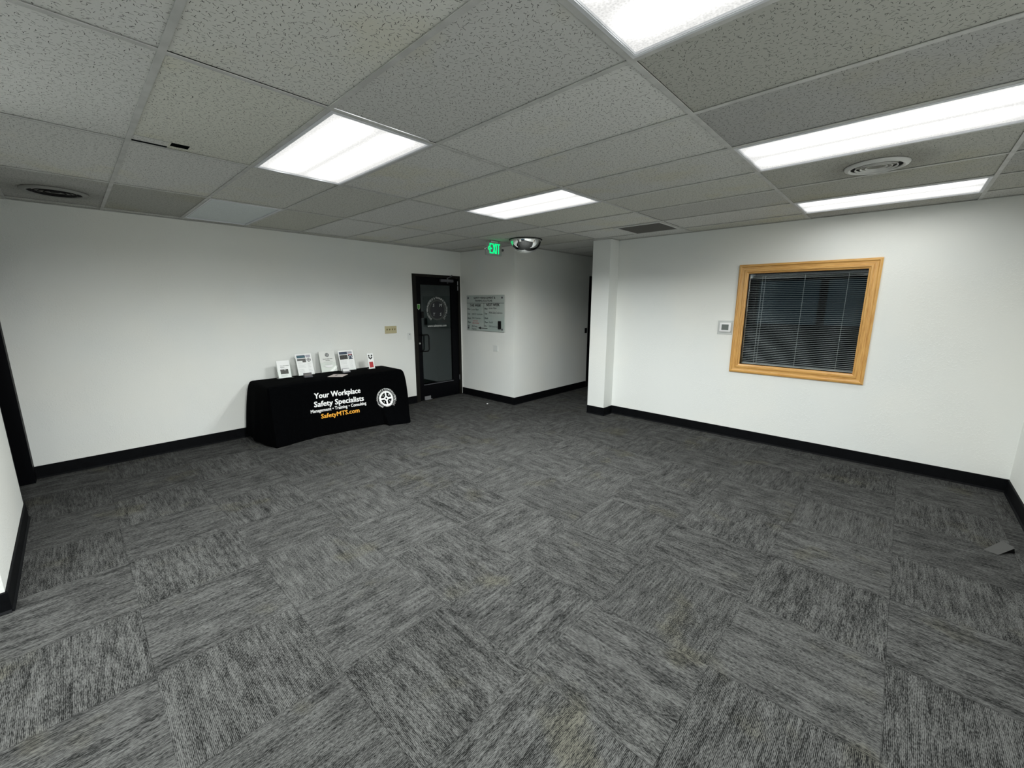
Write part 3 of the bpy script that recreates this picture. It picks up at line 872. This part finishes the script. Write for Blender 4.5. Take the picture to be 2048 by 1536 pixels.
add_text(bm, 'MSA Training', fb, .12, .055, size=.042, shear=.3, width=.15)
add_text(bm, 'Preparation', fb, .12, .012, size=.042, shear=.3, width=.13)
add_text(bm, 'Loren Mayo', fb, mid+.118, .375, size=.044, shear=.4, width=.19)
add_text(bm, 'MSHA Safety Conference', fb, mid+.118, .295, size=.052, shear=.3, width=.325)
add_text(bm, 'Forklift', fb, mid+.118, .135, size=.048, shear=.3, width=.10)
add_text(bm, 'OSHA Outreach Class', fb, mid+.118, .068, size=.044, shear=.3, width=.215)
obj('written_lettering', bm, M['ink'], t)
bm = bm_new()
add_text(bm, 'Lunch & Learn', fb, .15, .155, size=.036, shear=.3, width=.14)
add_text(bm, 'Safety Committee', fb, .135, .115, size=.040, shear=.3, width=.18)
obj('written_lettering', bm, M['red'], t)['label'] = 'red handwriting'
bm = bm_new(); ay = .045
quad2d(bm, fb, .36, .53, ay-.007, ay+.007)
f = bm.faces.new([bm.verts.new(fb(*p)) for p in ((.29, ay), (.36, ay-.026), (.36, ay+.026))])
obj('arrow', bm, M['ink'], t)
bm = bm_new(); add_box(bm, XB-.052, XB-.0255, BY1-.862, BY1-.805, BZ0+.045, BZ0+.178, .006)
tag(obj('board_eraser', bm, M['black']), 'black eraser stuck on the lower right of the message board', 'eraser')

# ------------------------------------------------------------------ covered table
# perimeter control points (fraction, top xy, bottom xyz)
CP = [  # corners are doubled so that the cloth turns there
 (0.000, (2.10, 4.955), (2.10, 4.975, .06)),
 (0.120, (1.075, 4.955), (.985, 4.975, .07)),
 (0.150, (1.07, 4.93), (.955, 4.93, .07)),
 (0.200, (1.07, 4.62), (.985, 4.64, .03)),
 (0.255, (1.07, 4.30), (1.055, 4.33, .010)),
 (0.275, (1.085, 4.282), (1.105, 4.275, .002)),
 (0.420, (1.60, 4.312), (1.62, 4.335, .015)),
 (0.530, (2.00, 4.334), (2.00, 4.300, .018)),
 (0.655, (2.44, 4.356), (2.455, 4.235, .020)),
 (0.675, (2.52, 4.360), (2.485, 4.130, .002)),
 (0.745, (2.865, 4.378), (2.76, 4.060, .002)),
 (0.765, (2.885, 4.395), (2.785, 4.09, .002)),
 (0.830, (2.885, 4.66), (2.885, 4.60, .015)),
 (0.890, (2.885, 4.93), (2.915, 4.93, .03)),
 (0.900, (2.87, 4.955), (2.90, 4.975, .03)),
 (1.000, (2.10, 4.955), (2.10, 4.975, .06)),
]
ZTOP = .72
def cp(s):
    s = s % 1.0
    for a, b in zip(CP, CP[1:]):
        if a[0] <= s <= b[0]:
            t = (s-a[0])/(b[0]-a[0]); ts = t
            tp = [a[1][k]*(1-t)+b[1][k]*t for k in (0, 1)]
            ts = t*t*(3-2*t) if .25 < s < .77 else t
            bt = [a[2][k]*(1-t)+b[2][k]*t if k == 0 else a[2][k]*(1-ts)+b[2][k]*ts for k in (0, 1, 2)]
            return tp, bt
def cloth_pt(s, t, fold=True):
    """t 0 = top edge, 1 = hem"""
    tp, bt = cp(s)
    k = t**(.55 if (.10 < s % 1 < .26 or s % 1 > .76) else 1.15)
    r = .018*math.exp(-t/.03)          # rounding at the top edge
    cx, cy = 1.98, 4.63
    ky = k
    if s % 1 >= .745: ky = t**.62
    elif .56 < s % 1:          # the loose corner only kicks out near the floor
        e_ = min(1, (s-.56)/.06, (.745-s)/.03); k_ = k*(1-max(0, (s-.715)/.03)) + (t**.62)*max(0, (s-.715)/.03); ky = k_*(1-e_) + (t**2.6)*e_
    x = tp[0]*(1-k)+bt[0]*k; y = tp[1]*(1-ky)+bt[1]*ky; z = ZTOP*(1-t)+bt[2]*t
    if fold:
        w = .0055*math.sin(s*2*PI*26+1.0)*t + .004*math.sin(s*2*PI*11)*t
        if .42 < s < .74: w *= .35
        dx, dy = x-cx, (y-cy)*2.6; L = math.hypot(dx, dy)
        x += dx/L*w*1.2; y += dy/L*w*1.2
    dx, dy = x-cx, y-cy
    inset = .012*math.exp(-t/.02)
    x -= math.copysign(min(inset, abs(dx)), dx) if abs(dx) > .86 else 0
    y -= math.copysign(min(inset, abs(dy)), dy) if abs(dy) > .22 else 0
    return (x, y, z - 0)
root = thing('table_cover', 'long black table cover printed with white and orange lettering and gear emblem', 'tablecloth', (1.98, 4.63, 0))
bm = bm_new(); NS, NT = 340, 40
rings = []
for it in range(NT+1):
    t_ = (it/NT)**1.25
    rings.append([bm.verts.new(cloth_pt(i/NS, t_)) for i in range(NS)])
for a, b in zip(rings, rings[1:]):
    for i in range(NS): bm.faces.new((a[i], a[(i+1) % NS], b[(i+1) % NS], b[i]))
# top
tr = [bm.verts.new(((v.co.x-1.98)*.985+1.98, (v.co.y-4.63)*.96+4.63, ZTOP+.004)) for v in rings[0]]
for i in range(NS): bm.faces.new((rings[0][i], tr[i], tr[(i+1) % NS], rings[0][(i+1) % NS]))
bm.faces.new(tr)
cloth = obj('cloth', bm, M['cloth'], root, True)
ZTT = ZTOP + .0045
def inv_front(x, z):
    lo, hi = .275, .76
    t = (ZTOP - z)/ZTOP
    for _ in range(26):
        m_ = (lo+hi)/2
        if cloth_pt(m_, t)[0] < x: lo = m_
        else: hi = m_
    p = cloth_pt((lo+hi)/2, t)
    return (x, p[1]-.005, z)
bm = bm_new()
fc = inv_front
def ctext(s, x, z, width, height, slope, mi, bold):
    add_text(bm, s, fc, x, z, width=width, height=height, slope=slope, mi=mi, bold=bold)
ctext('Your Workplace', 1.583, .508, .605, .072, -.03, 0, .028)
ctext('Safety Specialists', 1.570, .402, .655, .072, -.04, 0, .028)
ctext('Management \u2022 Training \u2022 Consulting', 1.520, .332, .735, .043, -.02, 0, .022)
ctext('SafetyMTS.com', 1.645, .240, .500, .060, -.015, 1, .022)
obj('lettering', bm, [M['white'], M['orange']], cloth, recalc=False)
bm = bm_new(); gc = (2.56, .350)
gear_logo(bm, fc, gc[0], gc[1], .108, 0, 40)
add_arc_text(bm, 'SAFETY MANAGEMENT & TRAINING SOLUTIONS, L.L.C.', fc, gc[0], gc[1], .122, math.radians(236), math.radians(-56), .031, .0)
for ch, dx, dz in (('S', -.044, .030), ('M', .046, .030), ('T', -.044, -.055), ('S', .044, -.055)):
    add_text(bm, ch, fc, gc[0]+dx, gc[1]+dz, size=.034, align='c', shear=.2)
obj('gear_emblem', bm, M['white'], cloth, recalc=False)
# folding table beneath
root = thing('folding_table', 'folding table hidden under the black cover by the left wall', 'table', (1.98, 4.65, 0))
bm = bm_new(); add_box(bm, 1.10, 2.855, 4.42, 4.925, ZTOP-.045, ZTOP-.006, .01); obj('tabletop', bm, M['greysteel'], root)
for x in (1.25, 2.70):
    for y in (4.48, 4.87):
        bm = bm_new(); add_tube(bm, [(x, y, 0), (x, y, ZTOP-.045)], .014); obj('leg', bm, M['black'], root)

# ------------------------------------------------------------------ items on the table
def leaned(x0, x1, y0, lean, zb=ZTT):
    """2D frame of a leaning sheet: a across from x0, b up the sheet"""
    th = math.radians(lean); c, s = math.cos(th), math.sin(th)
    rot = 0
    def mk(d=0):
        return lambda a, b: (x0+a, y0 + b*s - d*c, zb + b*c + d*s)
    return mk
def sheet_box(bm, mk, w, h, d0, d1, a0=0, b0=0):
    A = [mk(d0)(a0+a, b0+b) for a, b in ((0,0),(w,0),(w,h),(0,h))]; B = [mk(d1)(a0+a, b0+b) for a, b in ((0,0),(w,0),(w,h),(0,h))]
    VA = [bm.verts.new(p) for p in A]; VB = [bm.verts.new(p) for p in B]
    bm.faces.new(VA); bm.faces.new(list(reversed(VB)))
    for i in range(4): bm.faces.new((VA[(i+1) % 4], VA[i], VB[i], VB[(i+1) % 4]))
def lines(bm, fn, x0, x1, y0, y1, n, mi=0, ragged=.25, th=.35):
    for k in range(n):
        y = y1 - (y1-y0)*(k+.5)/n; h = (y1-y0)/n*th/2
        quad2d(bm, fn, x0, x1 - (x1-x0)*ragged*random.random(), y-h, y+h, mi)
INKS = [M['ink'], M['inkg'], M['navy'], M['teal'], M['red'], M['purple'], M['photo'], M['white']]

def holder(x0, w, y0, lean, hback, label, pocket=.07, depth=.022, foot=.07):
    """clear acrylic easel: back panel, front pocket lip, foot"""
    t = thing('acrylic_holder', label, 'literature holder', (x0+w/2, y0, ZTT))
    mk = leaned(x0, 0, y0, lean)
    bm = bm_new(); sheet_box(bm, mk, w, hback, -.004, -.0018, 0, .003); obj('back_panel', bm, M['acrylic'], t)
    bm = bm_new(); sheet_box(bm, mk, w, pocket, depth, depth+.002, 0, .003); obj('pocket', bm, M['acrylic'], t)
    bm = bm_new(); add_box(bm, x0, x0+w, y0-depth, y0+foot, ZTT, ZTT+.0022); obj('foot', bm, M['acrylic'], t)
    return mk
# 1 brochure
random.seed(3)
mk = holder(1.352, .185, 4.818, 14, .19, 'clear holder of the leftmost brochure on the black table', .10, .03)
bm = bm_new(); sheet_box(bm, mk, .150, .222, 0, .026, .005, .003)
p = tag(obj('brochure', bm, M['paper']), 'white brochure with a dark photo, leftmost on the black table', 'brochure', 'printed papers standing on the table')
bm = bm_new(); f_ = mk(.0268)
add_text(bm, 'Your Workplace', f_, .040, .155, width=.105, height=.010, bold=.02); add_text(bm, 'Safety', f_, .040, .138, width=.05, height=.010, bold=.02)
lines(bm, f_, .042, .13, .120, .130, 1, 1); quad2d(bm, f_, .035, .128, .052, .112, 6); disc2d(bm, mk(.0272), .090, .104, .006, 16, 7)
lines(bm, f_, .035, .12, .018, .045, 2, 1)
obj('printing', bm, INKS, p, recalc=False)
# 2 flyer
mk = holder(1.615, .215, 4.862, 16, .29, 'clear holder behind the flyer with teal header', .02, .006)
bm = bm_new(); sheet_box(bm, mk, .205, .288, 0, .003, .004, .003)
p = tag(obj('flyer', bm, M['paper']), 'white flyer with a teal header and round emblem, second from left', 'flyer', 'printed papers standing on the table')
bm = bm_new(); f_ = mk(.0036)
quad2d(bm, f_, .018, .125, .235, .272, 2); quad2d(bm, mk(.004), .022, .12, .240, .262, 3)
quad2d(bm, f_, .132, .192, .238, .272, 5); quad2d(bm, f_, .018, .128, .197, .225, 6); quad2d(bm, mk(.0038), .082, .128, .175, .222, 6)
mini_logo(bm, f_, .165, .205, .026, 0)
lines(bm, f_, .02, .08, .15, .19, 3, 1, th=.2); lines(bm, f_, .02, .12, .10, .145, 4, 1, th=.2); lines(bm, f_, .02, .10, .03, .09, 5, 1, th=.2)
lines(bm, f_, .14, .19, .03, .165, 8, 1, .4, th=.18)
obj('printing', bm, INKS, p, recalc=False)
# 3 booklet
mk = holder(1.925, .232, 4.905, 14, .26, 'clear pocket holder of the booklet with emblem and two title lines', .13, .02, .04)
bm = bm_new(); sheet_box(bm, mk, .216, .292, 0, .015, .008, .003)
p = tag(obj('booklet', bm, M['paper2']), 'off-white booklet with small emblem above a title, middle of the table', 'booklet', 'printed papers standing on the table')
bm = bm_new(); f_ = mk(.0157)
disc2d(bm, mk(.0155), .116, .238, .026, 24, 1); mini_logo(bm, f_, .116, .238, .027, 0)
add_text(bm, 'Your Workplace Safety', f_, .116, .178, width=.135, height=.012, align='c', bold=.03)
add_text(bm, 'Specialists', f_, .116, .158, width=.06, height=.012, align='c', bold=.03)
lines(bm, f_, .052, .185, .132, .148, 2, 1, .1, .3); lines(bm, f_, .060, .17, .095, .12, 2, 1, .2, .2)
obj('printing', bm, INKS, p, recalc=False)
bm = bm_new(); g_ = mk(.0225)
pts = [(.060, .092)] + [(.116 + .058*math.cos(a), .092 - .030*math.sin(a)) for a in [PI - PI*k/14 for k in range(15)]]
bm.faces.new([bm.verts.new(g_(*q)) for q in pts[1:]]); obj('label_insert', bm, M['white'], p, recalc=False)
# 4 flyer
mk = holder(2.178, .235, 4.845, 15, .29, 'clear holder behind the flyer with blue starred picture', .02, .006)
bm = bm_new(); sheet_box(bm, mk, .222, .290, 0, .003, .004, .003)
p = tag(obj('flyer', bm, M['paper']), 'white flyer with navy header and blue starred picture, fourth from left', 'flyer', 'printed papers standing on the table')
bm = bm_new(); f_ = mk(.0036)
quad2d(bm, f_, .018, .135, .235, .272, 2); quad2d(bm, f_, .142, .205, .238, .272, 5)
quad2d(bm, f_, .018, .133, .163, .226, 0)
for k in range(4):
    for q in range(3): quad2d(bm, mk(.004), .028+k*.026, .046+k*.026, .170+q*.018, .182+q*.018, 6)
quad2d(bm, f_, .142, .205, .158, .232, 2); quad2d(bm, mk(.004), .145, .202, .222, .231, 4)
for sx_, sy_ in ((.172, .212), (.152, .200), (.192, .200), (.150, .178), (.196, .178)): disc2d(bm, mk(.0042), sx_, sy_, .007, 10, 7)
lines(bm, f_, .02, .13, .09, .150, 5, 1, th=.18); lines(bm, f_, .02, .13, .03, .08, 5, 1, th=.14); lines(bm, f_, .145, .20, .03, .145, 8, 1, .3, th=.16)
obj('printing', bm, INKS, p, recalc=False)
# 5 rack card
mk = holder(2.545, .100, 4.735, 12, .20, 'clear holder behind the narrow card with red square', .015, .006, .05)
bm = bm_new(); sheet_box(bm, mk, .094, .226, 0, .003, .003, .003)
p = tag(obj('rack_card', bm, M['paper']), 'narrow white card with red square and black emblem, rightmost on table', 'card', 'printed papers standing on the table')
bm = bm_new(); f_ = mk(.0036)
quad2d(bm, f_, .018, .078, .022, .105, 4)
for a_, b_, r_ in ((.028, .196, .012), (.072, .196, .012)): disc2d(bm, f_, a_, b_, r_, 14, 0)
quad2d(bm, f_, .044, .056, .180, .192, 1)
for q in (((.020, .178), (.030, .182), (.050, .160), (.050, .136), (.022, .160)), ((.080, .178), (.078, .160), (.050, .136), (.050, .160), (.070, .182))):
    bm.faces.new([bm.verts.new(f_(*p_)) for p_ in q])
obj('printing', bm, INKS, p, recalc=False)
# business card holders
def card_holder(x, y, rot, label, cards):
    t = thing('card_holder', label, 'card holder', (x, y, ZTT))
    c, s = math.cos(rot), math.sin(rot)
    def T(a, b, z): return (x + a*c - b*s, y + a*s + b*c, ZTT + z)
    def bx(bm, a0, a1, b0, b1, z0, z1):
        n0 = len(bm.verts); add_box(bm, a0, a1, b0, b1, z0, z1); bm.verts.ensure_lookup_table()
        for v in bm.verts[n0:]: v.co = T(v.co.x, v.co.y, v.co.z)
    bm = bm_new(); bx(bm, -.05, .05, -.035, .03, 0, .004); bx(bm, -.05, .05, .022, .025, .004, .052); bx(bm, -.05, .05, -.028, -.025, .004, .018)
    bx(bm, -.05, -.047, -.028, .025, .004, .02); bx(bm, .047, .05, -.028, .025, .004, .02)
    obj('tray', bm, M['greysteel'] if not cards else M['steel'], t)
    bm = bm_new(); bx(bm, -.045, .045, .0, .018, .005, .045)
    o = tag(obj('business_cards', bm, M['cardgrey'] if not cards else M['white']), label.replace('card holder', 'card stack').replace('small', 'little'), 'business cards')
card_holder(1.675, 4.70, -.12, 'small dark card holder in front of the flyer with teal header', False)
card_holder(2.195, 4.72, -.08, 'small card holder with white cards by the starred flyer', True)
# loose sheet
bm = bm_new()
pts = [(1.863, 4.485), (2.015, 4.640), (2.105, 4.520), (1.985, 4.375)]
pts = [(1.850, 4.520), (1.990, 4.655), (2.125, 4.520), (1.985, 4.385)]
bm.faces.new([bm.verts.new((a, b, ZTT+.0025)) for a, b in pts]); bm.faces.new([bm.verts.new((a, b, ZTT+.0005)) for a, b in reversed(pts)])
for i in range(4):
    a, b = pts[i], pts[(i+1) % 4]; bm.faces.new([bm.verts.new(q) for q in ((*a, ZTT+.0005), (*b, ZTT+.0005), (*b, ZTT+.0025), (*a, ZTT+.0025))])
p = tag(obj('leaflet', bm, M['pinkpaper'], recalc=False), 'pinkish leaflet lying flat in the middle of the black table', 'leaflet')
bm = bm_new(); fl = lambda a, b: (1.9875 + (a-b)*.5, 4.52 + (a+b)*.5, ZTT+.0030)
quad2d(bm, fl, -.05, .08, .015, .05, 0); lines(bm, fl, -.09, .09, -.09, -.01, 4, 1, .2, .2)
obj('printing', bm, [M['photo'], M['inkg']], p, recalc=False)

# ------------------------------------------------------------------ bits on the floor
bm = bm_new()
v = [bm.verts.new(q) for q in ((3.76, -1.49, .002), (3.90, -1.585, .046), (3.835, -1.635, .040), (3.735, -1.555, .002), (3.76, -1.49, 0), (3.90, -1.585, .043), (3.835, -1.635, .037), (3.735, -1.555, 0))]
for q in ((0,1,2,3), (7,6,5,4), (0,4,5,1), (1,5,6,2), (2,6,7,3), (3,7,4,0)): bm.faces.new([v[i] for i in q])
t = thing('floor_flap', 'small grey flap curling up off the carpet near the right corner', 'carpet flap', (3.81, -1.56, 0))
obj('flap', bm, M['flap'], t)
bm = bm_new(); v = [bm.verts.new(q) for q in ((3.79, -1.575, .0015), (3.905, -1.58, .0015), (3.835, -1.64, .0015), (3.895, -1.582, .042), (3.833, -1.632, .036))]
for q in ((0, 2, 1), (0, 1, 3), (0, 4, 2), (1, 2, 4, 3)): bm.faces.new([v[i] for i in q])
obj('underside_shadow', bm, M['black'], t)  # black wedge stands in for the shadow beneath the flap
bm = bm_new(); add_box(bm, 4.280, 4.303, 4.062, 4.082, 0, .015, .004)
tag(obj('paper_scrap', bm, M['white']), 'tiny white scrap on the carpet before the message board wall', 'scrap')

# ------------------------------------------------------------------ camera
cam = bpy.data.cameras.new('camera'); co = bpy.data.objects.new('camera', cam); COL.objects.link(co)
cam.sensor_width = 36; cam.sensor_fit = 'HORIZONTAL'; cam.lens = 14.474; cam.clip_start = .02; cam.clip_end = 60
r_ = Vector((0.68491806, -0.72861802, 0.00174027)); d_ = Vector((-0.13818299, -0.13223962, -0.98153866)); f_ = Vector((0.71539689, 0.67203308, -0.19125592))
mt = Matrix((( r_.x, -d_.x, -f_.x, -0.36518), (r_.y, -d_.y, -f_.y, -0.87400), (r_.z, -d_.z, -f_.z, 1.66867), (0, 0, 0, 1)))
co.matrix_world = mt
scene.camera = co

# ------------------------------------------------------------------ world, view
w = bpy.data.worlds.new('world'); scene.world = w; w.use_nodes = True
w.node_tree.nodes['Background'].inputs[0].default_value = (.10, .155, .18, 1); w.node_tree.nodes['Background'].inputs[1].default_value = 1.0
scene.view_settings.view_transform = 'Standard'; scene.view_settings.look = 'None'
scene.view_settings.exposure = 0.0; scene.view_settings.gamma = 1; scene.view_settings.use_curve_mapping = False
for o in scene.objects:
    if '_o' in o: del o['_o']
